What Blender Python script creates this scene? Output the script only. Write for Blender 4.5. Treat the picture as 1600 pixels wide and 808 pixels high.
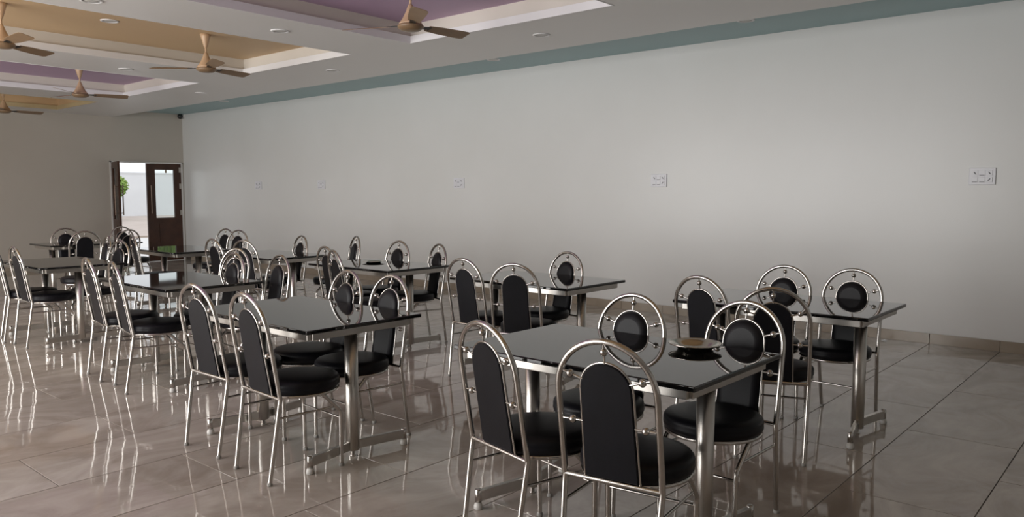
import bpy, bmesh, math, random
from mathutils import Vector, Matrix
random.seed(7)
S = bpy.context.scene
C = S.collection
for o in list(bpy.data.objects): bpy.data.objects.remove(o)
PI = math.pi

# ------------------------------------------------------------------ camera
H = 1.44
PITCH = math.radians(4.7406); YAW = math.radians(40.8566)
cd = bpy.data.cameras.new('camera'); cam = bpy.data.objects.new('camera', cd); C.objects.link(cam)
cd.sensor_width = 36.0; cd.lens = 1217.92 / 1600 * 36; cd.clip_start = 0.05; cd.clip_end = 300
fwd = Vector((math.cos(YAW) * math.cos(PITCH), math.sin(YAW) * math.cos(PITCH), -math.sin(PITCH)))
cam.location = (0, 0, H); cam.rotation_euler = fwd.to_track_quat('-Z', 'Y').to_euler()
S.camera = cam
# ------------------------------------------------------------------ view, sky, daylight
S.view_settings.view_transform = 'Standard'; S.view_settings.look = 'None'
S.view_settings.gamma = 1.0; S.view_settings.use_curve_mapping = False
S.view_settings.exposure = 0.0
W = bpy.data.worlds.new('sky'); S.world = W; W.use_nodes = True
W.node_tree.nodes['Background'].inputs[0].default_value = (0.94, 0.965, 1.0, 1)
W.node_tree.nodes['Background'].inputs[1].default_value = 1.2

RX0, RX1, RY0, RY1 = -3.0, 8.25, -4.0, 16.6      # the hall
ZC, ZG = 3.15, 3.0                               # slab, dropped ceiling
WINDOWS = [(3.2, 5.8), (6.1, 8.7), (9.0, 11.6)]  # openings in the left wall (along y)
WZ0, WZ1 = 0.15, 2.75
def daylight(y0, y1, power):
    l = bpy.data.lights.new('window_daylight', 'AREA'); l.shape = 'RECTANGLE'
    l.size = WZ1 - WZ0; l.size_y = y1 - y0; l.energy = power; l.color = (1.0, 0.985, 0.96)
    o = bpy.data.objects.new('window_daylight', l); C.objects.link(o)
    o.location = (RX0 - 0.12, (y0 + y1) / 2, (WZ0 + WZ1) / 2); o.rotation_euler = (0, -PI / 2, 0)
for y0, y1 in WINDOWS: daylight(y0, y1, 168)

# ------------------------------------------------------------------ materials
def srgb(r, g, b):
    f = lambda c: (c / 255 / 12.92) if c / 255 <= 0.04045 else ((c / 255 + 0.055) / 1.055) ** 2.4
    return (f(r), f(g), f(b), 1)
def mat(name, col, rough=0.5, metal=0.0, spec=0.5, noise=None, bump=None, **kw):
    m = bpy.data.materials.new(name); m.use_nodes = True
    nt = m.node_tree; b = nt.nodes['Principled BSDF']
    b.inputs['Base Color'].default_value = col if len(col) == 4 else (*col, 1)
    b.inputs['Roughness'].default_value = rough; b.inputs['Metallic'].default_value = metal
    b.inputs['Specular IOR Level'].default_value = spec
    for k, v in kw.items(): b.inputs[k].default_value = v
    tc = nt.nodes.new('ShaderNodeTexCoord'); coord = tc.outputs['Object']
    if noise:                                # (scale, other colour, detail)
        n = nt.nodes.new('ShaderNodeTexNoise'); n.inputs['Scale'].default_value = noise[0]; n.inputs['Detail'].default_value = noise[2]
        r = nt.nodes.new('ShaderNodeValToRGB'); r.color_ramp.elements[0].position = 0.35; r.color_ramp.elements[1].position = 0.68
        c0 = col if len(col) == 4 else (*col, 1); c1 = noise[1] if len(noise[1]) == 4 else (*noise[1], 1)
        r.color_ramp.elements[0].color = c0; r.color_ramp.elements[1].color = c1
        nt.links.new(coord, n.inputs['Vector']); nt.links.new(n.outputs['Fac'], r.inputs['Fac']); nt.links.new(r.outputs['Color'], b.inputs['Base Color'])
    if bump:                                 # (scale, strength, distance)
        n = nt.nodes.new('ShaderNodeTexNoise'); n.inputs['Scale'].default_value = bump[0]; n.inputs['Detail'].default_value = 2
        p = nt.nodes.new('ShaderNodeBump'); p.inputs['Strength'].default_value = bump[1]; p.inputs['Distance'].default_value = bump[2]
        nt.links.new(coord, n.inputs['Vector']); nt.links.new(n.outputs['Fac'], p.inputs['Height']); nt.links.new(p.outputs['Normal'], b.inputs['Normal'])
    return m
M = {}
M['wall'] = mat('wall_paint', (0.78, 0.78, 0.765), 0.31, noise=(0.8, (0.81, 0.81, 0.80), 3), bump=(2.5, 0.03, 0.01))
M['wall_far'] = mat('wall_paint_beige', (0.52, 0.475, 0.42), 0.4, noise=(0.8, (0.55, 0.505, 0.45), 3))
M['ceil'] = mat('ceiling_paint', (0.80, 0.785, 0.77), 0.4, noise=(0.7, (0.83, 0.815, 0.80), 2))
M['teal'] = mat('teal_paint', (0.35, 0.50, 0.52), 0.5, noise=(0.9, (0.37, 0.52, 0.54), 2))
M['purple'] = mat('purple_paint', (0.52, 0.36, 0.52), 0.5, noise=(0.9, (0.54, 0.38, 0.54), 2))
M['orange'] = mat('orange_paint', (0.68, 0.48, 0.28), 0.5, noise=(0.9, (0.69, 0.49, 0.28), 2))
M['fascia'] = mat('white_gloss_trim', (0.86, 0.85, 0.86), 0.4, noise=(2, (0.88, 0.87, 0.88), 2))
M['cove'] = mat('cream_trim', (0.74, 0.69, 0.62), 0.5, noise=(2, (0.77, 0.72, 0.65), 2))
M['grout'] = mat('floor_grout', srgb(70, 63, 57), 0.7, noise=(20, srgb(96, 86, 78), 2))
M['skirt'] = mat('skirting_tile', srgb(152, 139, 123), 0.2, noise=(3, srgb(168, 155, 139), 5))
M['chrome'] = mat('polished_steel', (0.53, 0.505, 0.475), 0.19, 1.0, noise=(30, (0.57, 0.545, 0.515), 3))
M['steel'] = mat('satin_steel', (0.54, 0.515, 0.48), 0.29, 1.0, noise=(14, (0.58, 0.555, 0.52), 3))
M['granite'] = mat('black_granite', (0.006, 0.006, 0.006), 0.035, spec=0.75, noise=(60, (0.011, 0.011, 0.011), 4))
M['leather'] = mat('black_leatherette', (0.007, 0.007, 0.009), 0.40, spec=0.2, noise=(8, (0.009, 0.009, 0.012), 3), bump=(160, 0.15, 0.002))
M['glide'] = mat('white_plastic', (0.62, 0.61, 0.58), 0.4, noise=(20, (0.66, 0.65, 0.62), 2))
M['rubber'] = mat('grey_rubber', (0.32, 0.31, 0.29), 0.5, noise=(20, (0.36, 0.35, 0.33), 2))
M['wood'] = mat('dark_brown_wood', srgb(62, 36, 24), 0.35, noise=(5, srgb(76, 46, 31), 5))
M['frame_white'] = mat('white_frame', (0.75, 0.74, 0.72), 0.4, noise=(5, (0.78, 0.77, 0.75), 2))
M['plate_white'] = mat('white_switch_plastic', (0.80, 0.80, 0.84), 0.3, noise=(10, (0.83, 0.83, 0.87), 2))
M['dark'] = mat('black_plastic', (0.02, 0.02, 0.02), 0.35, noise=(20, (0.03, 0.03, 0.03), 2))
M['slot'] = mat('dark_grey_plastic', (0.07, 0.07, 0.08), 0.4, noise=(20, (0.09, 0.09, 0.1), 2))
M['fan'] = mat('fan_beige_enamel', srgb(200, 168, 136), 0.35, noise=(6, srgb(208, 176, 144), 2))
M['blade'] = mat('fan_brown_blade', srgb(138, 112, 86), 0.4, noise=(6, srgb(146, 120, 92), 2))
M['bronze'] = mat('bronze_handle', (0.20, 0.15, 0.12), 0.35, 0.8, noise=(20, (0.24, 0.18, 0.14), 2))
M['ochre'] = mat('ochre_trim', (0.55, 0.44, 0.25), 0.5, noise=(2, (0.58, 0.47, 0.28), 2))  # fascia of the far tray, orange light painted into its colour
M['tray_steel'] = mat('plate_steel', (0.62, 0.58, 0.52), 0.18, 1.0, noise=(14, (0.66, 0.62, 0.56), 3))
M['paper'] = mat('white_paper', (0.82, 0.82, 0.84), 0.7, noise=(20, (0.86, 0.86, 0.88), 2))
M['yard'] = mat('yard_paving', (0.55, 0.47, 0.42), 0.8, noise=(1.2, (0.62, 0.54, 0.49), 4))
M['veranda'] = mat('veranda_floor', (0.74, 0.72, 0.70), 0.5, noise=(2, (0.79, 0.77, 0.75), 3))
M['kerb'] = mat('kerb_brown', (0.40, 0.32, 0.26), 0.7, noise=(3, (0.46, 0.38, 0.31), 3))
M['outwall'] = mat('outdoor_white_paint', (0.80, 0.82, 0.84), 0.7, noise=(1, (0.84, 0.86, 0.88), 3))
M['leaf'] = mat('green_leaves', (0.19, 0.34, 0.05), 0.5, noise=(1.2, (0.34, 0.48, 0.11), 3))
M['bark'] = mat('tree_bark', (0.16, 0.11, 0.07), 0.8, noise=(9, (0.22, 0.16, 0.1), 4))
def glass_mat():
    m = bpy.data.materials.new('door_glass'); m.use_nodes = True; nt = m.node_tree
    out = nt.nodes['Material Output']; nt.nodes.remove(nt.nodes['Principled BSDF'])
    t = nt.nodes.new('ShaderNodeBsdfTransparent'); g = nt.nodes.new('ShaderNodeBsdfGlossy'); g.inputs['Roughness'].default_value = 0.02
    t.inputs[0].default_value = (0.93, 0.96, 0.95, 1)
    f = nt.nodes.new('ShaderNodeFresnel'); f.inputs[0].default_value = 1.45; x = nt.nodes.new('ShaderNodeMixShader')
    nt.links.new(f.outputs[0], x.inputs[0]); nt.links.new(t.outputs[0], x.inputs[1]); nt.links.new(g.outputs[0], x.inputs[2]); nt.links.new(x.outputs[0], out.inputs[0])
    return m
M['glass'] = glass_mat()
def floor_mat():
    m = bpy.data.materials.new('polished_floor_tile'); m.use_nodes = True; nt = m.node_tree; b = nt.nodes['Principled BSDF']
    N = nt.nodes.new; Lk = nt.links.new
    g = N('ShaderNodeNewGeometry'); oi = N('ShaderNodeObjectInfo')
    mp = N('ShaderNodeMapping'); mp.inputs['Scale'].default_value = (0.8, 1.15, 1); Lk(g.outputs['Position'], mp.inputs[0])
    off = N('ShaderNodeVectorMath'); off.operation = 'MULTIPLY_ADD'; off.inputs[1].default_value = (13, 7, 3)
    Lk(oi.outputs['Random'], off.inputs[0]); Lk(mp.outputs[0], off.inputs[2])
    n = N('ShaderNodeTexNoise'); n.inputs['Scale'].default_value = 1.9; n.inputs['Detail'].default_value = 9; n.inputs['Distortion'].default_value = 1.3; n.inputs['Roughness'].default_value = 0.6
    Lk(off.outputs[0], n.inputs['Vector'])
    r = N('ShaderNodeValToRGB'); e = r.color_ramp.elements
    e[0].position = 0.36; e[0].color = srgb(160, 150, 140); e[1].position = 0.66; e[1].color = srgb(194, 186, 177)
    Lk(n.outputs['Fac'], r.inputs[0]); Lk(r.outputs[0], b.inputs['Base Color'])
    b.inputs['Roughness'].default_value = 0.05; b.inputs['Specular IOR Level'].default_value = 0.62
    w = N('ShaderNodeTexNoise'); w.inputs['Scale'].default_value = 3.2; w.inputs['Detail'].default_value = 1.5; Lk(g.outputs['Position'], w.inputs['Vector'])
    p = N('ShaderNodeBump'); p.inputs['Strength'].default_value = 0.10; p.inputs['Distance'].default_value = 0.02
    Lk(w.outputs['Fac'], p.inputs['Height']); Lk(p.outputs[0], b.inputs['Normal'])
    return m
M['tile'] = floor_mat()

# ------------------------------------------------------------------ mesh helpers
class MB:
    def __init__(s): s.v = []; s.f = []; s.sm = []
    def add(s, vs, fs, smooth=False):
        k = len(s.v); s.v += [tuple(v) for v in vs]; s.f += [tuple(i + k for i in f) for f in fs]; s.sm += [smooth] * len(fs); return s
    def box(s, x0, x1, y0, y1, z0, z1):
        vs = [(x, y, z) for z in (z0, z1) for y in (y0, y1) for x in (x0, x1)]
        return s.add(vs, [(0, 2, 3, 1), (4, 5, 7, 6), (0, 1, 5, 4), (2, 6, 7, 3), (0, 4, 6, 2), (1, 3, 7, 5)])
    def cbox(s, x0, x1, y0, y1, z0, z1, c=0.004):
        bm = bmesh.new(); t = MB().box(x0, x1, y0, y1, z0, z1)
        vv = [bm.verts.new(v) for v in t.v]
        for f in t.f: bm.faces.new([vv[i] for i in f])
        bmesh.ops.bevel(bm, geom=bm.edges[:], offset=c, segments=2, profile=0.5, affect='EDGES')
        bm.verts.index_update(); s.add([v.co[:] for v in bm.verts], [[v.index for v in f.verts] for f in bm.faces], False); bm.free(); return s
    def tube(s, pts, r, n=10, caps=True, closed=False):
        P = [Vector(p) for p in pts]; m = len(P); vs = []; fs = []
        if isinstance(r, (int, float)): r = [r] * m
        T = []
        for i in range(m):
            a = P[(i - 1) % m] if (closed or i > 0) else P[i]; b = P[(i + 1) % m] if (closed or i < m - 1) else P[i]
            T.append((b - a).normalized())
        u = T[0].orthogonal().normalized()
        for i in range(m):
            u = (u - T[i] * u.dot(T[i])).normalized(); w = T[i].cross(u)
            for k in range(n):
                a = 2 * PI * k / n; vs.append(P[i] + (u * math.cos(a) + w * math.sin(a)) * r[i])
        for i in range(m if closed else m - 1):
            j = (i + 1) % m
            for k in range(n): fs.append((i * n + k, i * n + (k + 1) % n, j * n + (k + 1) % n, j * n + k))
        s.add(vs, fs, True)
        if caps and not closed:
            s.add([vs[k] for k in range(n)][::-1], [tuple(range(n))]); s.add([vs[(m - 1) * n + k] for k in range(n)], [tuple(range(n))])
        return s
    def lathe(s, prof, cx=0, cy=0, n=24, smooth=True):
        vs = []; fs = []; m = len(prof)
        for r, z in prof:
            for k in range(n):
                a = 2 * PI * k / n; vs.append((cx + r * math.cos(a), cy + r * math.sin(a), z))
        for i in range(m - 1):
            for k in range(n): fs.append((i * n + k, i * n + (k + 1) % n, (i + 1) * n + (k + 1) % n, (i + 1) * n + k))
        fs.append(tuple(range(n))[::-1]); fs.append(tuple((m - 1) * n + k for k in range(n)))
        return s.add(vs, fs, smooth)
    def ball(s, c, r, n=12, m=8, sc=(1, 1, 1)):
        vs = [(c[0], c[1], c[2] - r * sc[2])]; fs = []
        for i in range(1, m):
            t = PI * i / m
            for k in range(n):
                a = 2 * PI * k / n; vs.append((c[0] + r * sc[0] * math.sin(t) * math.cos(a), c[1] + r * sc[1] * math.sin(t) * math.sin(a), c[2] - r * sc[2] * math.cos(t)))
        vs.append((c[0], c[1], c[2] + r * sc[2])); e = len(vs) - 1
        for k in range(n):
            fs.append((0, 1 + (k + 1) % n, 1 + k)); fs.append((e, 1 + (m - 2) * n + k, 1 + (m - 2) * n + (k + 1) % n))
            for i in range(m - 2): fs.append((1 + i * n + k, 1 + i * n + (k + 1) % n, 1 + (i + 1) * n + (k + 1) % n, 1 + (i + 1) * n + k))
        return s.add(vs, fs, True)
    def mesh(s, name, m):
        me = bpy.data.meshes.new(name); me.from_pydata(s.v, [], s.f); me.update()
        me.polygons.foreach_set('use_smooth', s.sm); me.materials.append(m); return me
    def build(s, name, m, parent=None):
        o = bpy.data.objects.new(name, s.mesh(name, m)); C.objects.link(o)
        if parent: o.parent = parent
        return o
def tag(o, label=None, cat=None, group=None, kind=None):
    if label: o['label'] = label
    if cat: o['category'] = cat
    if group: o['group'] = group
    if kind: o['kind'] = kind
    return o
def empty(name, loc=(0, 0, 0), rz=0):
    o = bpy.data.objects.new(name, None); C.objects.link(o); o.location = loc; o.rotation_euler = (0, 0, rz); o.empty_display_size = 0.1; return o
def kids(o): return [c for c in bpy.data.objects if c.parent == o]
def copy_tree(o, parent=None, tree=None):
    c = o.copy(); C.objects.link(c); c.parent = parent
    for ch in tree[o.name]: copy_tree(ch, c, tree)
    return c
def tree_of(o):
    t = {o.name: kids(o)}
    for c in t[o.name]:
        t[c.name] = kids(c)
        for g in t[c.name]: t[g.name] = []
    return t

# ------------------------------------------------------------------ floor: screed and tiles
TW, TL, TY0 = 0.583, 1.25, 0.645
fl = MB().box(RX0, RX1, RY0, RY1 + 0.12, -0.12, -0.004).build('floor', M['grout'])
tag(fl, 'glossy beige marble-look tiled floor of the hall', kind='structure')
JT = 0.0026
tile_mb = MB(); tile_mb.cbox(0, TL - JT * 2, 0, TW - JT * 2, -0.008, 0, 0.0012)
tile_me = tile_mb.mesh('tile', M['tile'])
rest = MB(); ntile = 0
for k in range(-8, 30):
    y = TY0 + TW * k
    if y + TW < RY0 or y > RY1: continue
    y0, y1 = max(y, RY0), min(y + TW, RY1)
    x = (1.37 if k % 2 == 0 else 1.99) - TL * 4
    while x < RX1:
        x0, x1 = max(x, RX0), min(x + TL, RX1); x += TL
        if x1 - x0 < 0.05: continue
        ang = [math.degrees(math.atan2(b, a)) for a in (x0, x1) for b in (y0, y1)]
        vis = x1 > 0.6 and y1 > 0.0 and min(ang) < 78 and max(ang) > 4
        if vis and ntile < 290:
            ntile += 1
            if x1 - x0 > TL - 0.001 and y1 - y0 > TW - 0.001:
                o = bpy.data.objects.new('tile', tile_me); C.objects.link(o); o.location = (x0 + JT, y0 + JT, 0); o.parent = fl
            else:
                o = MB().cbox(0, x1 - x0 - JT * 2, 0, y1 - y0 - JT * 2, -0.008, 0, 0.0012).build('tile', M['tile'], fl); o.location = (x0 + JT, y0 + JT, 0)
        else:
            rest.box(x0 + JT, x1 - JT, y0 + JT, y1 - JT, -0.008, 0)
tag(rest.build('outlying_tiles', M['tile'], fl), kind='stuff')

# ------------------------------------------------------------------ walls
wr = MB().box(RX1, RX1 + 0.2, RY0 - 0.2, RY1 + 0.2, -0.12, ZC + 0.2).build('wall_right', M['wall'])
tag(wr, 'long plain white wall on the right side of the hall', kind='structure')
DX0, DX1, DZ = 6.70, 8.215, 2.11
wf = MB().box(RX0 - 0.2, DX0, RY1, RY1 + 0.2, -0.12, ZC + 0.2).box(DX1, RX1, RY1, RY1 + 0.2, -0.12, ZC + 0.2).box(DX0, DX1, RY1, RY1 + 0.2, DZ, ZC + 0.2).build('wall_far', M['wall_far'])
tag(wf, 'plain end wall with the brown double door', kind='structure')
wl = MB(); ys = [RY0 - 0.2]
for a, b in WINDOWS: ys += [a, b]
ys.append(RY1 + 0.2)
for i in range(0, len(ys), 2): wl.box(RX0 - 0.2, RX0, ys[i], ys[i + 1], -0.12, ZC + 0.2)
for a, b in WINDOWS: wl.box(RX0 - 0.2, RX0, a, b, -0.12, WZ0).box(RX0 - 0.2, RX0, a, b, WZ1, ZC + 0.2)
tag(wl.build('wall_left', M['wall']), 'white wall with three wide windows', kind='structure')
tag(MB().box(RX0 - 0.2, RX1 + 0.2, RY0 - 0.2, RY0, -0.12, ZC + 0.2).build('wall_back', M['wall']), 'plain white wall behind the viewer', kind='structure')
for i, (a, b) in enumerate(WINDOWS):
    w = MB()
    for (u0, u1, z0, z1) in ((a, b, WZ0, WZ0 + 0.05), (a, b, WZ1 - 0.05, WZ1), (a, a + 0.05, WZ0, WZ1), (b - 0.05, b, WZ0, WZ1), ((a + b) / 2 - 0.025, (a + b) / 2 + 0.025, WZ0, WZ1)):
        w.box(RX0 - 0.09, RX0 - 0.04, u0, u1, z0, z1)
    tag(w.build('window_%d' % (i + 1), M['frame_white']), 'white framed window in the left wall', kind='structure')
# skirting tiles
sk = MB().box(RX1 - 0.006, RX1, RY0, RY1, 0, 0.10).build('baseboard_right', M['grout'])
tag(sk, 'beige tile skirting along the right wall', kind='structure')
sk_me = MB().cbox(-0.007, 0, 0, TW - 0.004, 0, 0.1015, 0.0015).mesh('skirting_tile', M['skirt'])
for k in range(-7, 28):
    y = TY0 + TW * k
    if y < RY0 or y + TW > RY1: continue
    o = bpy.data.objects.new('skirting_tile', sk_me); C.objects.link(o); o.location = (RX1 - 0.006, y + 0.002, 0); o.parent = sk
sf = MB().box(RX0, DX0, RY1 - 0.006, RY1, 0, 0.10).build('baseboard_far', M['grout'])
tag(sf, 'beige tile skirting along the end wall', kind='structure')
sf_me = MB().cbox(0, 0.606, -0.007, 0, 0, 0.1015, 0.0015).mesh('skirting_tile', M['skirt'])
for k in range(16):
    x = DX0 - 0.61 * (k + 1)
    if x < RX0: break
    o = bpy.data.objects.new('skirting_tile', sf_me); C.objects.link(o); o.location = (x, RY1 - 0.006, 0); o.parent = sf

# ------------------------------------------------------------------ ceiling with recessed trays
XG = 6.80
TRAYS = [(0.25, 2.72, 'orange'), (3.70, 6.19, 'purple'), (7.19, 9.46, 'orange'), (10.64, 13.09, 'purple'), (14.12, 15.95, 'orange')]
TX0, TX1 = -1.8, 5.545
tag(MB().box(RX0 - 0.2, RX1 + 0.2, RY0 - 0.2, RY1 + 0.2, ZC + 0.12, ZC + 0.3).build('ceiling_slab', M['ceil']), 'concrete slab above the ceiling', kind='structure')
tag(MB().box(XG - 0.1, RX1, RY0, RY1, ZC, ZC + 0.1).build('trim_1', M['teal']), 'teal painted strip of ceiling beside the right wall', kind='structure')
ce = MB()
def slabbox(x0, x1, y0, y1): ce.box(x0, x1, y0, y1, ZG, ZG + 0.05)
FT = 0.012
slabbox(TX1 + FT, XG, RY0, RY1); slabbox(RX0, TX0 - FT, RY0, RY1)
yy = RY0
for a, b, _ in TRAYS: slabbox(TX0 - FT, TX1 + FT, yy, a - FT); yy = b + FT
slabbox(TX0 - FT, TX1 + FT, yy, RY1)
ce.box(XG - 0.03, XG, RY0, RY1, ZG + 0.05, ZC)
ceil = tag(ce.build('ceiling', M['ceil']), 'dropped grey-white ceiling with coloured recessed trays', kind='structure')
def ring(x0, x1, y0, y1, t, z0, z1):
    return MB().box(x0 - t, x0, y0 - t, y1 + t, z0, z1).box(x1, x1 + t, y0 - t, y1 + t, z0, z1).box(x0, x1, y0 - t, y0, z0, z1).box(x0, x1, y1, y1 + t, z0, z1)
for a, b, col in TRAYS:
    last = a > 14; fm, wm = (M['ochre'], M['orange']) if last else (M['fascia'], M['cove'])  # far tray: orange light on its sides painted into fascia and wall colours
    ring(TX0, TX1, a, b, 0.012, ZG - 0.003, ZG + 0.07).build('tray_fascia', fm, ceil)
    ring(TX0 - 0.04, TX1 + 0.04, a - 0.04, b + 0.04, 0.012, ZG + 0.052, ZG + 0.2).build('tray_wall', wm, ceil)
    p = MB().box(TX0 - 0.06, TX1 + 0.06, a - 0.06, b + 0.06, ZG + 0.2, ZG + 0.22).build('tray_panel', M[col], ceil)
    p['label'] = col + ' painted panel of the recessed ceiling tray'

# ------------------------------------------------------------------ door, far end
d = empty('door_1', ((DX0 + DX1) / 2, RY1, 0)); tag(d, 'dark brown double door, one leaf open', kind='structure')
def part(mb, name, m, parent, label=None):
    o = mb.build(name, m, None); o.parent = parent
    if label: o['label'] = label
    return o
cx = (DX0 + DX1) / 2
jm = MB().box(DX0 - cx, DX0 - cx + 0.03, -0.02, 0.12, 0, DZ).box(DX1 - cx - 0.02, DX1 - cx, -0.02, 0.12, 0, DZ).box(DX0 - cx, DX1 - cx, -0.02, 0.12, DZ - 0.025, DZ)
part(jm, 'door_frame', M['frame_white'], d, 'thin white door frame')
def leaf(wd, ht, gx0, gx1, gz0, gz1):        # local x 0..wd from hinge, y thickness
    m = MB(); t = 0.04
    m.box(0, gx0, 0, t, 0.012, ht).box(gx1, wd, 0, t, 0.012, ht).box(gx0, gx1, 0, t, gz1, ht).box(gx0, gx1, 0, t, 0.012, gz0)
    m.box(gx0 + 0.06, gx1 - 0.06, -0.008, t + 0.008, 0.14, gz0 - 0.12)
    return m
WL = 0.745
for nm, hx, rot, mir in (('closed', DX1 - 0.022 - cx, 0, -1), ('open', DX0 + 0.032 - cx, 0, 1)):
    lf = leaf(WL, DZ - 0.03, 0.16, WL - 0.18, 0.93, 1.95)
    if mir < 0: lf.v = [(-x, y, z) for x, y, z in lf.v]; lf.f = [f[::-1] for f in lf.f]
    o = part(lf, 'door_leaf', M['wood'], d, 'dark brown %s leaf with a tall glass pane' % nm)
    o.location = (hx, 0.02, 0)
    if nm == 'open': o.rotation_euler = (0, 0, math.radians(-103))
    s = mir
    g = MB(); xs = sorted((s * 0.155, s * (WL - 0.175))); g.box(xs[0], xs[1], 0.017, 0.023, 0.925, 1.955)
    part(g, 'pane', M['glass'], o)
    h = MB(); hxx = s * (WL - 0.07)
    for sy in (-0.05, 0.09): h.tube([(hxx, sy, 1.02), (hxx, sy, 1.62)], 0.012, 8)
    for hz in (1.06, 1.58): h.tube([(hxx, -0.05, hz), (hxx, 0.09, hz)], 0.008, 8)
    part(h, 'handle', M['bronze'], o)
    for hz in (0.98, 1.55, 1.9):
        hg = MB(); a, b = sorted((s * 0.0, s * 0.045)); hg.box(a, b, -0.006, 0.0, hz, hz + 0.11); part(hg, 'hinge', M['steel'], o)
tag(MB().box(DX0, DX1, RY1 + 0.02, RY1 + 0.2, -0.12, 0.008).build('trim_2', M['veranda']), 'pale stone threshold under the double door', kind='structure')

# ------------------------------------------------------------------ outdoors beyond the door
tag(MB().box(-6, 45, RY1 + 0.2, 26.0, -0.2, 0.0).build('ground_veranda', M['veranda']), 'pale paved terrace outside the open door', kind='structure')
tag(MB().box(-6, 45, 26.0, 26.35, -0.2, 0.05).build('ground_kerb', M['kerb']), 'low brown kerb edging the terrace outside', kind='structure')
gy = MB(); gy.add([(-6, 26.35, 0), (45, 26.35, 0), (45, 60, 0.62), (-6, 60, 0.62)], [(0, 1, 2, 3)])
tag(gy.build('ground_yard', M['yard']), 'pinkish paved yard sloping up outside the door', kind='structure')
bw = MB().box(4, 44, 41.6, 41.85, 0.0, 2.50).box(4, 44, 41.55, 41.9, 2.50, 2.56)
tag(bw.build('boundary_wall', M['outwall']), 'white boundary wall seen through the open door', 'wall')
def tree(name, label, base, cz, r, n, seed, zs=0.8):
    rnd = random.Random(seed); t = empty(name, base)
    MB().tube([(0, 0, 0), (0.05, 0.02, cz * 0.5), (0, 0, cz)], [0.09, 0.07, 0.03], 8).build('trunk', M['bark'], t)
    m = MB()
    for _ in range(n):
        v = Vector((rnd.gauss(0, 1), rnd.gauss(0, 1), rnd.gauss(0, 1))).normalized() * r * (rnd.random() ** 0.4)
        c = Vector((0, 0, cz)) + Vector((v.x, v.y, v.z * zs)); a = Vector((rnd.gauss(0, 1), rnd.gauss(0, 1), rnd.gauss(0, 1))).normalized(); b = a.orthogonal().normalized()
        l = 0.09 + rnd.random() * 0.07
        m.add([c - a * l, c + b * l * 0.45, c + a * l, c - b * l * 0.45], [(0, 1, 2, 3)])
    tag(m.build('foliage', M['leaf'], t), kind='stuff'); tag(t, label, 'tree')
tree('shrub_tree', 'small green tree left of the open door, in front of the white wall', (15.3, 38.0, 0.2), 1.6, 0.75, 2600, 1)
tree('shade_tree', 'large green tree standing behind the white boundary wall', (21.5, 45.5, 0.3), 3.22, 0.95, 3500, 2, zs=0.63)

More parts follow.
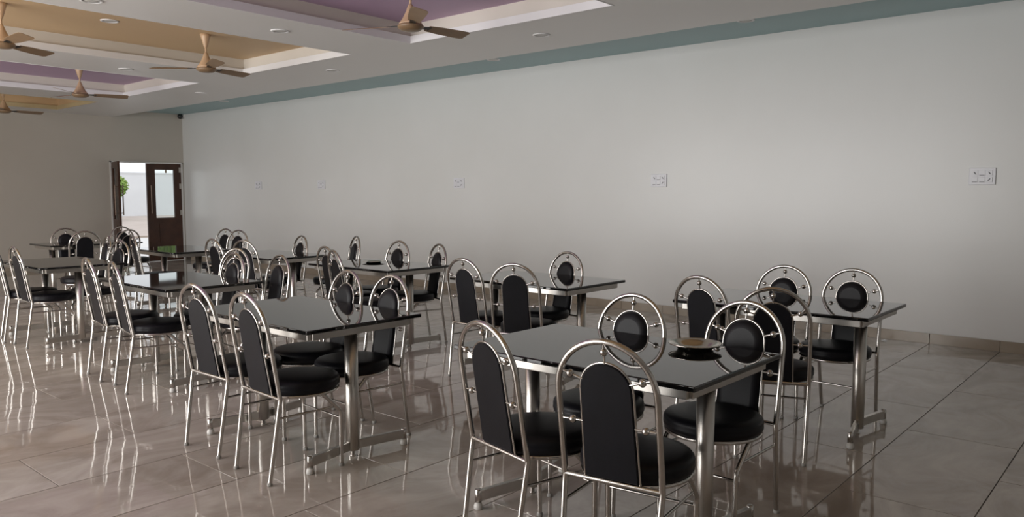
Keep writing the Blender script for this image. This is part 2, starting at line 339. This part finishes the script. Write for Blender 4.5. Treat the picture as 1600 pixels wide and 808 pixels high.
# ------------------------------------------------------------------ chair
def chair():
    t = empty('dining_chair')
    K = (0.06, 0.43); TOP = (-0.024, 0.942); R = 0.188
    lean = (TOP[0] - K[0]) / (TOP[1] - K[1])
    def bk(s, z, off=0.0): return (K[0] + lean * (z - K[1]) + off, s, z)
    # hoop above the seat
    zc = TOP[1] - R
    pts = [bk(R + 0.000, K[1])] + [bk(R, K[1] + (zc - K[1]) * i / 4) for i in range(1, 4)]
    pts += [bk(R * math.cos(a), zc + R * math.sin(a)) for a in [PI * i / 20 for i in range(21)]]
    pts += [bk(-R, K[1] + (zc - K[1]) * i / 4) for i in (3, 2, 1, 0)]
    MB().tube(pts, 0.0115, 10).build('back_hoop', M['chrome'], t)
    def leg(path, capz):
        o = MB().tube(path, 0.0112, 10).build('leg', M['chrome'], t)
        x, y, _ = path[-1]
        MB().lathe([(0.011, 0.0), (0.0135, 0.002), (0.0135, 0.014), (0.0115, 0.018)], x, y, 10).build('foot_cap', M['rubber'], o)
    for s in (1, -1):
        leg([(K[0] - 0.002, s * R, K[1] + 0.012), (K[0] + 0.002, s * R, K[1] - 0.005), (K[0] - 0.004, s * R * 0.995, K[1] - 0.04), (0.0, s * 0.175, 0.006)], 0)
        leg([(0.30, s * 0.188, 0.412), (0.335, s * 0.188, 0.378), (0.395, s * 0.186, 0.316), (0.408, s * 0.185, 0.298), (0.411, s * 0.184, 0.27), (0.413, s * 0.18, 0.006)], 0)
        MB().tube([(0.046, s * 0.184, 0.33), (0.384, s * 0.186, 0.33)], 0.006, 8).build('stretcher', M['chrome'], t)
    MB().tube([(0.411, 0.184, 0.262), (0.411, -0.184, 0.262)], 0.006, 8).build('stretcher', M['chrome'], t)
    MB().tube([(K[0], R, K[1] - 0.004), (K[0], -R, K[1] - 0.004)], 0.0095, 8).build('crossbar', M['chrome'], t)
    # seat ring and cushion (round, flattened at the back)
    def outline(rr, n=36):
        o = []
        for i in range(n):
            a = 2 * PI * i / n; x = 0.275 + rr * math.cos(a); y = rr * 1.0 * math.sin(a)
            o.append((max(x, 0.275 - rr * 0.985 + 0.012 * abs(math.sin(a))), y))
        return o
    MB().tube([(x, y, 0.416) for x, y in outline(0.203)], 0.009, 8, closed=True).build('seat_ring', M['chrome'], t)
    prof = [(0.150, 0.418), (0.200, 0.420), (0.209, 0.428), (0.214, 0.440), (0.214, 0.450), (0.2125, 0.456), (0.214, 0.462), (0.2115, 0.474), (0.201, 0.485), (0.17, 0.492), (0.10, 0.496), (0.03, 0.497)]
    m = MB(); n = 36; vs = []; fs = []
    for rr, z in prof: vs += [(x, y, z) for x, y in outline(rr, n)]
    for i in range(len(prof) - 1):
        for k in range(n): fs.append((i * n + k, i * n + (k + 1) % n, (i + 1) * n + (k + 1) % n, (i + 1) * n + k))
    fs.append(tuple(range(n))[::-1]); fs.append(tuple((len(prof) - 1) * n + k for k in range(n)))
    m.add(vs, fs, True).build('seat', M['leather'], t)
    # backrest panel: arch outline, padded to the front
    PR = 0.097; pt = 0.863; zc2 = pt - PR; hw0 = 0.103
    def arch(ins, n=14):
        r = PR - ins; o = [(hw0 - ins, K[1] + 0.006 + ins)]
        o += [(r * math.cos(PI * i / n), zc2 + r * math.sin(PI * i / n)) for i in range(n + 1)]
        o.append((-(hw0 - ins), K[1] + 0.006 + ins)); return o
    layers = [(0.03, -0.007), (0.004, -0.007), (0.001, -0.004), (0.001, 0.006), (0.004, 0.014), (0.014, 0.021), (0.035, 0.026)]
    vs = []; fs = []; n = len(arch(0))
    for ins, off in layers: vs += [bk(s_, z_, off) for s_, z_ in arch(ins)]
    for i in range(len(layers) - 1):
        for k in range(n): fs.append((i * n + k, (i + 1) * n + k, (i + 1) * n + (k + 1) % n, i * n + (k + 1) % n))
    fs.append(tuple(range(n))); fs.append(tuple((len(layers) - 1) * n + k for k in range(n))[::-1])
    b = MB().add(vs, fs, False); b.sm = [i < len(fs) - 2 and (i // n) >= 2 for i in range(len(fs))]
    b.build('backrest', M['leather'], t)
    MB().tube([bk(s_, z_, 0.002) for s_, z_ in arch(-0.0035, 20)], 0.0045, 8).build('backrest_trim', M['chrome'], t)
    # balls on short spokes between hoop and panel
    def spoke(p0, p1, c):
        o = MB().ball(c, 0.0145, 12, 8).build('ball', M['chrome'], t)
        MB().tube([p0, p1], 0.0042, 6).build('spoke', M['chrome'], o)
    spoke(bk(0, 0.937), bk(0, pt), bk(0, 0.905))
    for s in (1, -1):
        a0 = math.radians(22)
        spoke(bk(s * R * math.cos(a0), zc + R * math.sin(a0)), bk(s * PR * math.cos(a0), zc2 + PR * math.sin(a0) - 0.004), bk(s * 0.137, 0.813))
        spoke(bk(s * R, 0.642), bk(s * 0.100, 0.642), bk(s * 0.139, 0.642))
    return t

# ------------------------------------------------------------------ table  (long side along local y)
ZT = 0.762; TWX, TLY = 0.768, 1.20
def table():
    t = empty('dining_table')
    hx, hy = TWX / 2, TLY / 2
    MB().cbox(-hx, hx, -hy, hy, ZT - 0.021, ZT, 0.005).build('table_top', M['granite'], t)
    ax, ay = hx - 0.05, hy - 0.05; zt, zb = ZT - 0.021, ZT - 0.062
    for s in (1, -1):
        MB().cbox(s * ax - 0.0125, s * ax + 0.0125, -ay, ay, zb, zt, 0.003).build('apron_rail', M['steel'], t)
        MB().cbox(-ax + 0.0125, ax - 0.0125, s * ay - 0.0125, s * ay + 0.0125, zb, zt, 0.003).build('apron_rail', M['steel'], t)
        py = s * (hy - 0.15); ey = s * (hy - 0.09)
        MB().cbox(-ax + 0.0125, ax - 0.0125, py - 0.02, py + 0.02, zt - 0.02, zt, 0.002).build('cross_rail', M['steel'], t)
        p = MB().lathe([(0.034, 0.036), (0.0365, 0.038), (0.0365, zt - 0.02)], 0, py, 28).build('post', M['steel'], t)
        MB().lathe([(0.016, 0.0), (0.016, 0.006), (0.012, 0.008), (0.012, 0.04)], 0, py, 14).build('post_stub', M['steel'], p)
        for e in (1, -1):                            # two splayed feet per post, each ending in a short upright tube
            L = math.hypot(0.318, ey - py); an = math.atan2(ey - py, e * 0.318)
            a = MB().cbox(0.02, L, -0.0125, 0.0125, 0.038, 0.088, 0.003)
            a.v = [(x * math.cos(an) - y * math.sin(an), py + x * math.sin(an) + y * math.cos(an), z) for x, y, z in a.v]
            f = a.build('foot', M['steel'], t)
            MB().lathe([(0.012, 0.033), (0.0155, 0.034), (0.0155, 0.092), (0.012, 0.095)], e * 0.318, ey, 14).build('end_tube', M['chrome'], f)
            MB().lathe([(0.017, 0.0), (0.021, 0.003), (0.021, 0.018), (0.014, 0.033)], e * 0.318, ey, 14).build('glide', M['glide'], f)
    return t

TG = 'black-topped steel tables in two rows'
tables = [
 (2.84, 1.875, 0, 'black granite-topped steel table in the foreground with a steel plate on it'),
 (4.84, 1.885, 0, 'black granite-topped table on the right, nearest the white wall and closest to the viewer'),
 (2.60, 3.86, 0, 'black-topped table left of centre, second in the near row behind the foreground table'),
 (4.84, 3.93, 0, 'black-topped table in the wall row behind the foreground table, with nothing on it'),
 (4.84, 5.90, 0, 'black-topped table in the wall row carrying a dark round plate'),
 (2.92, 6.03, 0, 'black-topped table whose glossy top mirrors the bright doorway'),
 (2.93, 8.52, 0, 'dark-topped table at the left edge, flanked by two chairs cut by the frame'),
 (4.866, 7.84, 0, 'black-topped table fourth along the white wall, half hidden by chairs'),
 (4.61, 9.43, 0, 'black-topped table standing just in front of the brown double door'),
 (4.34, 11.60, PI / 2, 'farthest table at the left, turned crosswise before the end wall'),
]
t0 = table(); tt = tree_of(t0)
for i, (x, y, r, lab) in enumerate(tables):
    o = t0 if i == 0 else copy_tree(t0, None, tt)
    o.location = (x, y, 0); o.rotation_euler = (0, 0, r); tag(o, lab, 'table', TG)

CG = 'steel hoop-back chairs with black pads'
chairs = [
 (2.202, 2.038, -12.7, 'hoop-back chair at the left of the two nearest the viewer, facing the foreground table'),
 (2.193, 1.473, 8.0, 'hoop-back chair nearest the viewer, its whole black back panel in full view'),
 (3.260, 2.041, 179.2, 'chair facing the viewer across the foreground table, left of the steel plate'),
 (3.376, 1.508, 177.5, 'chair facing the viewer across the foreground table, right of the steel plate'),
 (4.284, 2.196, -8.2, 'chair with its back to the viewer at the left end of the right-hand table'),
 (4.002, 1.632, 19.5, 'chair pulled out from the right-hand table, directly behind the foreground table corner'),
 (5.264, 2.076, 179.2, 'chair against the white wall, left of the pair behind the right-hand table'),
 (5.309, 1.636, 178.1, 'rightmost chair in view, facing the viewer behind the right-hand table'),
 (2.088, 4.100, 1.2, 'left of two chairs with backs to the viewer at the table left of centre'),
 (2.060, 3.530, -3.2, 'right of two chairs with backs to the viewer at the table left of centre'),
 (3.072, 4.074, 174.4, 'left of two chairs facing the viewer across the table left of centre'),
 (3.058, 3.627, 176.4, 'right of two chairs facing the viewer across the table left of centre'),
 (4.271, 4.178, -0.7, 'left of two chairs with backs turned directly behind the foreground table'),
 (4.189, 3.599, 17.8, 'right of two chairs with backs turned directly behind the foreground table'),
 (5.296, 3.971, 174.0, 'lone chair facing the viewer in front of the white wall above the foreground table'),
 (4.393, 6.102, -6.9, 'left of two overlapping chairs at the near side of the table with the dark plate'),
 (4.159, 5.651, -17.0, 'right of two overlapping chairs at the near side of the table with the dark plate'),
 (5.665, 7.325, 159.8, 'narrow-looking chair by the white wall left of the dark plate'),
 (5.384, 6.241, 178.3, 'chair facing the viewer by the white wall just right of the dark plate'),
 (5.306, 5.560, 163.1, 'chair at the right end of the table with the dark plate, seat turned left'),
 (2.406, 6.409, -6.8, 'left of two slanting chairs at the near side of the table mirroring the doorway'),
 (2.383, 5.874, -10.1, 'right of two slanting chairs at the near side of the table mirroring the doorway'),
 (3.351, 5.960, 179.0, 'front one of two nested hoop backs behind the table mirroring the doorway'),
 (3.500, 5.522, 175.0, 'chair at the right end behind the table mirroring the doorway'),
 (3.665, 6.480, -169.6, 'rear one of two nested hoop backs behind the table mirroring the doorway'),
 (4.333, 8.085, 0.1, 'left of two backs seen just above the nested pair of hoops'),
 (4.415, 7.590, 12.7, 'right of two backs seen just above the nested pair of hoops'),
 (5.669, 10.276, -169.7, 'left of the two farthest chair hoops against the white wall'),
 (5.581, 9.775, -165.3, 'right of the two farthest chair hoops against the white wall'),
 (5.314, 7.906, 171.4, 'single chair facing the viewer behind the fourth table along the white wall'),
 (2.465, 8.780, -12.3, 'leftmost chair, cut off by the left edge of the picture'),
 (2.469, 8.285, -0.8, 'second chair from the left edge, back turned at the left table'),
 (3.480, 8.479, -171.4, 'chair facing the viewer with bluish black pad, below the open door leaf'),
 (4.060, 9.449, -12.1, 'slanting chair just left of the brown double door'),
 (4.695, 11.110, 106.0, 'chair with its back turned in front of the open doorway'),
 (3.801, 9.607, 172.2, 'thin edge-on chair between the far-left pair and the open doorway'),
 (4.279, 12.200, -104.0, 'farthest-left chair in front of the end wall, behind the crosswise table'),
 (4.135, 11.123, 80.0, 'chair with a broad black back before the crosswise table, right of its neighbour'),
 (5.080, 12.235, -79.0, 'hindmost chair in the open doorway, mostly hidden by the one before it'),
]
c0 = chair(); ct = tree_of(c0)
for i, (x, y, r, lab) in enumerate(chairs):
    o = c0 if i == 0 else copy_tree(c0, None, ct)
    o.location = (x, y, 0); o.rotation_euler = (0, 0, math.radians(r)); tag(o, lab, 'chair', CG)

# ------------------------------------------------------------------ plates on the tables
def plate(loc, r, lab, m1, flat=1.0):
    t = empty('serving_plate', loc); t.scale = (1, 1, flat)
    MB().lathe([(r * 0.60, 0.0), (r * 0.66, 0.001), (r * 0.72, 0.012), (r * 0.97, 0.024), (r, 0.026), (r, 0.028), (r * 0.96, 0.028), (r * 0.71, 0.016), (r * 0.64, 0.006), (0.004, 0.005)], 0, 0, 40).build('dish', m1, t)
    MB().tube([(r * math.cos(a), r * math.sin(a), 0.027) for a in [2 * PI * i / 40 for i in range(40)]], 0.003, 6, closed=True).build('rim', m1, t)
    tag(t, lab, 'plate')
plate((3.075, 1.60, ZT), 0.112, 'round steel plate on the foreground black table', M['tray_steel'])
plate((4.905, 6.05, ZT), 0.105, 'dark round plate on the table along the white wall', M['tray_steel'], 0.55)

# ------------------------------------------------------------------ ceiling fans
def fan():
    t = empty('ceiling_fan')                        # origin at blade level
    drop = ZG + 0.2 - 2.83
    MB().lathe([(0.012, drop - 0.15), (0.022, drop - 0.13), (0.05, drop - 0.03), (0.058, drop), (0.0, drop)], 0, 0, 20).build('top_canopy', M['fan'], t)
    MB().tube([(0, 0, 0.06), (0, 0, drop - 0.1)], 0.011, 10).build('down_rod', M['fan'], t)
    MB().lathe([(0.10, 0.005), (0.094, 0.02), (0.07, 0.05), (0.04, 0.11), (0.022, 0.16), (0.012, 0.175)], 0, 0, 24).build('motor_housing', M['fan'], t)
    MB().lathe([(0.03, -0.045), (0.075, -0.04), (0.105, -0.022), (0.11, -0.005), (0.10, 0.006)], 0, 0, 24).build('motor_cap', M['blade'], t)
    for k in range(3):
        a = 2 * PI * k / 3; ca, sa = math.cos(a), math.sin(a)
        def P(r, w, z): return (r * ca - w * sa, r * sa + w * ca, z)
        st = [(0.17, 0.045), (0.3, 0.058), (0.5, 0.066), (0.585, 0.064), (0.605, 0.05)]
        vs = []; fs = []
        for r, w in st:
            for q in (-1, 1):
                for dz in (-0.002, 0.002): vs.append(P(r, q * w, -q * w * 0.26 + dz))
        for i in range(len(st) - 1):
            b = i * 4
            fs += [(b, b + 2, b + 6, b + 4), (b + 1, b + 5, b + 7, b + 3), (b, b + 4, b + 5, b + 1), (b + 2, b + 3, b + 7, b + 6)]
        fs += [(0, 1, 3, 2), tuple(len(st) * 4 - 4 + i for i in (0, 2, 3, 1))]
        bl = MB().add(vs, fs).build('blade', M['blade'], t)
        br = MB(); br.add([P(0.08, -0.02, -0.004), P(0.2, -0.03, 0.004), P(0.2, 0.03, -0.010), P(0.08, 0.02, -0.004), P(0.08, -0.02, 0.002), P(0.2, -0.03, 0.012), P(0.2, 0.03, -0.002), P(0.08, 0.02, 0.002)], [(3, 2, 1, 0), (4, 5, 6, 7), (0, 1, 5, 4), (1, 2, 6, 5), (2, 3, 7, 6), (3, 0, 4, 7)])
        br.build('blade_bracket', M['dark'], bl)
    return t
fans = [(4.44, 4.95, -5, 'beige ceiling fan under the nearer purple tray'), (4.44, 8.33, 14, 'beige ceiling fan at the right end of the nearer orange tray'),
        (2.48, 8.40, 32, 'beige ceiling fan under the orange tray, cut by the left edge'), (4.42, 11.82, -17, 'small-looking beige fan under the farther purple tray'),
        (4.42, 15.05, 5, 'farthest ceiling fan under the far orange tray at the left edge')]
f0 = fan(); ft = tree_of(f0)
for i, (x, y, r, lab) in enumerate(fans):
    o = f0 if i == 0 else copy_tree(f0, None, ft)
    o.location = (x, y, 2.83); o.rotation_euler = (0, 0, math.radians(r)); tag(o, lab, 'fan', 'ceiling fans')

# ------------------------------------------------------------------ downlights
def downlight():
    t = empty('downlight')
    MB().lathe([(0.062, 0.0), (0.068, -0.009), (0.085, -0.007), (0.09, 0.0)], 0, 0, 28).build('rim', M['fascia'], t)
    MB().lathe([(0.064, -0.003), (0.03, -0.004), (0.004, -0.004)], 0, 0, 28).build('lens', M['glide'], t)
    return t
dls = [(6.11, 4.90, ZG, 'round downlight in the grey ceiling right of the nearer purple tray'), (6.11, 8.29, ZG, 'round downlight in the grey ceiling right of the nearer orange tray'),
       (6.11, 11.65, ZG, 'round downlight in the grey ceiling right of the farther purple tray'),
       (4.32, 6.68, ZG, 'round downlight between the nearer purple and orange trays, toward the wall'), (2.66, 6.80, ZG, 'round downlight between the nearer purple and orange trays, at the top edge'),
       (4.35, 10.16, ZG, 'round downlight between the orange tray and the farther purple tray'),
       (7.46, 3.40, ZC, 'downlight in the teal strip nearest the viewer'), (7.50, 6.80, ZC, 'downlight in the teal strip, second from the viewer'), (7.54, 13.55, ZC, 'downlight in the teal strip near the far corner'),
       (3.46, 8.42, ZG + 0.2, 'downlight set in the orange tray panel between two fans')]
l0 = downlight(); lt = tree_of(l0)
for i, (x, y, z, lab) in enumerate(dls):
    o = l0 if i == 0 else copy_tree(l0, None, lt)
    o.location = (x, y, z); tag(o, lab, 'downlight', 'recessed downlights')

# ------------------------------------------------------------------ switchboards on the right wall
def board(w=0.215, h=0.155):
    t = empty('switchboard')                         # on plane x=0, facing -x ; y to the left seen from the room
    MB().cbox(-0.014, 0, -w / 2, w / 2, -h / 2, h / 2, 0.004).build('plate', M['plate_white'], t)
    for r in (0, 1):
        for c in range(3):
            yc = (1 - c) * 0.058; zc = 0.03 - r * 0.06
            o = MB().cbox(-0.019, -0.012, yc - 0.025, yc + 0.025, zc - 0.025, zc + 0.025, 0.002).build('module', M['plate_white'], t)
            if (r, c) in ((0, 0), (0, 2), (1, 2)):
                b = MB(); sg = 1 if (r == 1) else -1
                b.add([(-0.0215, yc + sg * 0.009 + 0.005, zc - 0.011), (-0.0215, yc + sg * 0.009 - 0.005, zc - 0.011), (-0.0215, yc - sg * 0.007 - 0.005, zc + 0.011), (-0.0215, yc - sg * 0.007 + 0.005, zc + 0.011),
                       (-0.018, yc + sg * 0.009 + 0.005, zc - 0.011), (-0.018, yc + sg * 0.009 - 0.005, zc - 0.011), (-0.018, yc - sg * 0.007 - 0.005, zc + 0.011), (-0.018, yc - sg * 0.007 + 0.005, zc + 0.011)],
                      [(0, 1, 2, 3), (7, 6, 5, 4), (0, 4, 5, 1), (1, 5, 6, 2), (2, 6, 7, 3), (3, 7, 4, 0)])
                b.build('switch_slot', M['slot'], o)
            else:
                MB().box(-0.0205, -0.018, yc - 0.02, yc + 0.02, zc - 0.022, zc - 0.017).build('switch_edge', M['slot'], o)
    return t
bds = [(1.437, 'white switchboard at the far right of the white wall'), (4.805, 'white switchboard on the wall above the right-hand table'), (8.168, 'white switchboard at the middle of the white wall'),
       (11.57, 'faint white switchboard left of the wall centre'), (13.61, 'farthest switchboard, on the wall nearest the brown door')]
b0 = board(); bt = tree_of(b0)
for i, (y, lab) in enumerate(bds):
    o = b0 if i == 0 else copy_tree(b0, None, bt)
    o.location = (RX1, y, 1.60); tag(o, lab, 'switchboard', 'switchboards on the white wall')

# ------------------------------------------------------------------ small things
t = empty('security_camera', (8.21, 16.50, 3.10))
MB().cbox(0.0, 0.04, -0.03, 0.03, -0.02, 0.05, 0.004).build('bracket', M['frame_white'], t)
MB().ball((-0.05, 0, 0), 0.055, 14, 10).build('dome', M['dark'], t)
MB().tube([(-0.05, 0, 0), (0.02, 0, 0.01)], 0.014, 8).build('arm', M['frame_white'], t)
tag(t, 'small black dome camera high in the corner above the door', 'camera')
pp = MB(); pp.add([(0, 0, 0.0005), (0.07, 0.01, 0.001), (0.075, 0.035, 0.012), (0.06, 0.055, 0.002), (0.005, 0.05, 0.008), (0, 0, 0.0025), (0.07, 0.01, 0.003), (0.075, 0.035, 0.014), (0.06, 0.055, 0.004), (0.005, 0.05, 0.010)],
                  [(4, 3, 2, 1, 0), (5, 6, 7, 8, 9), (0, 1, 6, 5), (1, 2, 7, 6), (2, 3, 8, 7), (3, 4, 9, 8), (4, 0, 5, 9)])
o = pp.build('paper_scrap', M['paper']); o.location = (8.06, 2.15, 0); tag(o, 'crumpled white paper scrap on the floor by the skirting', 'paper')
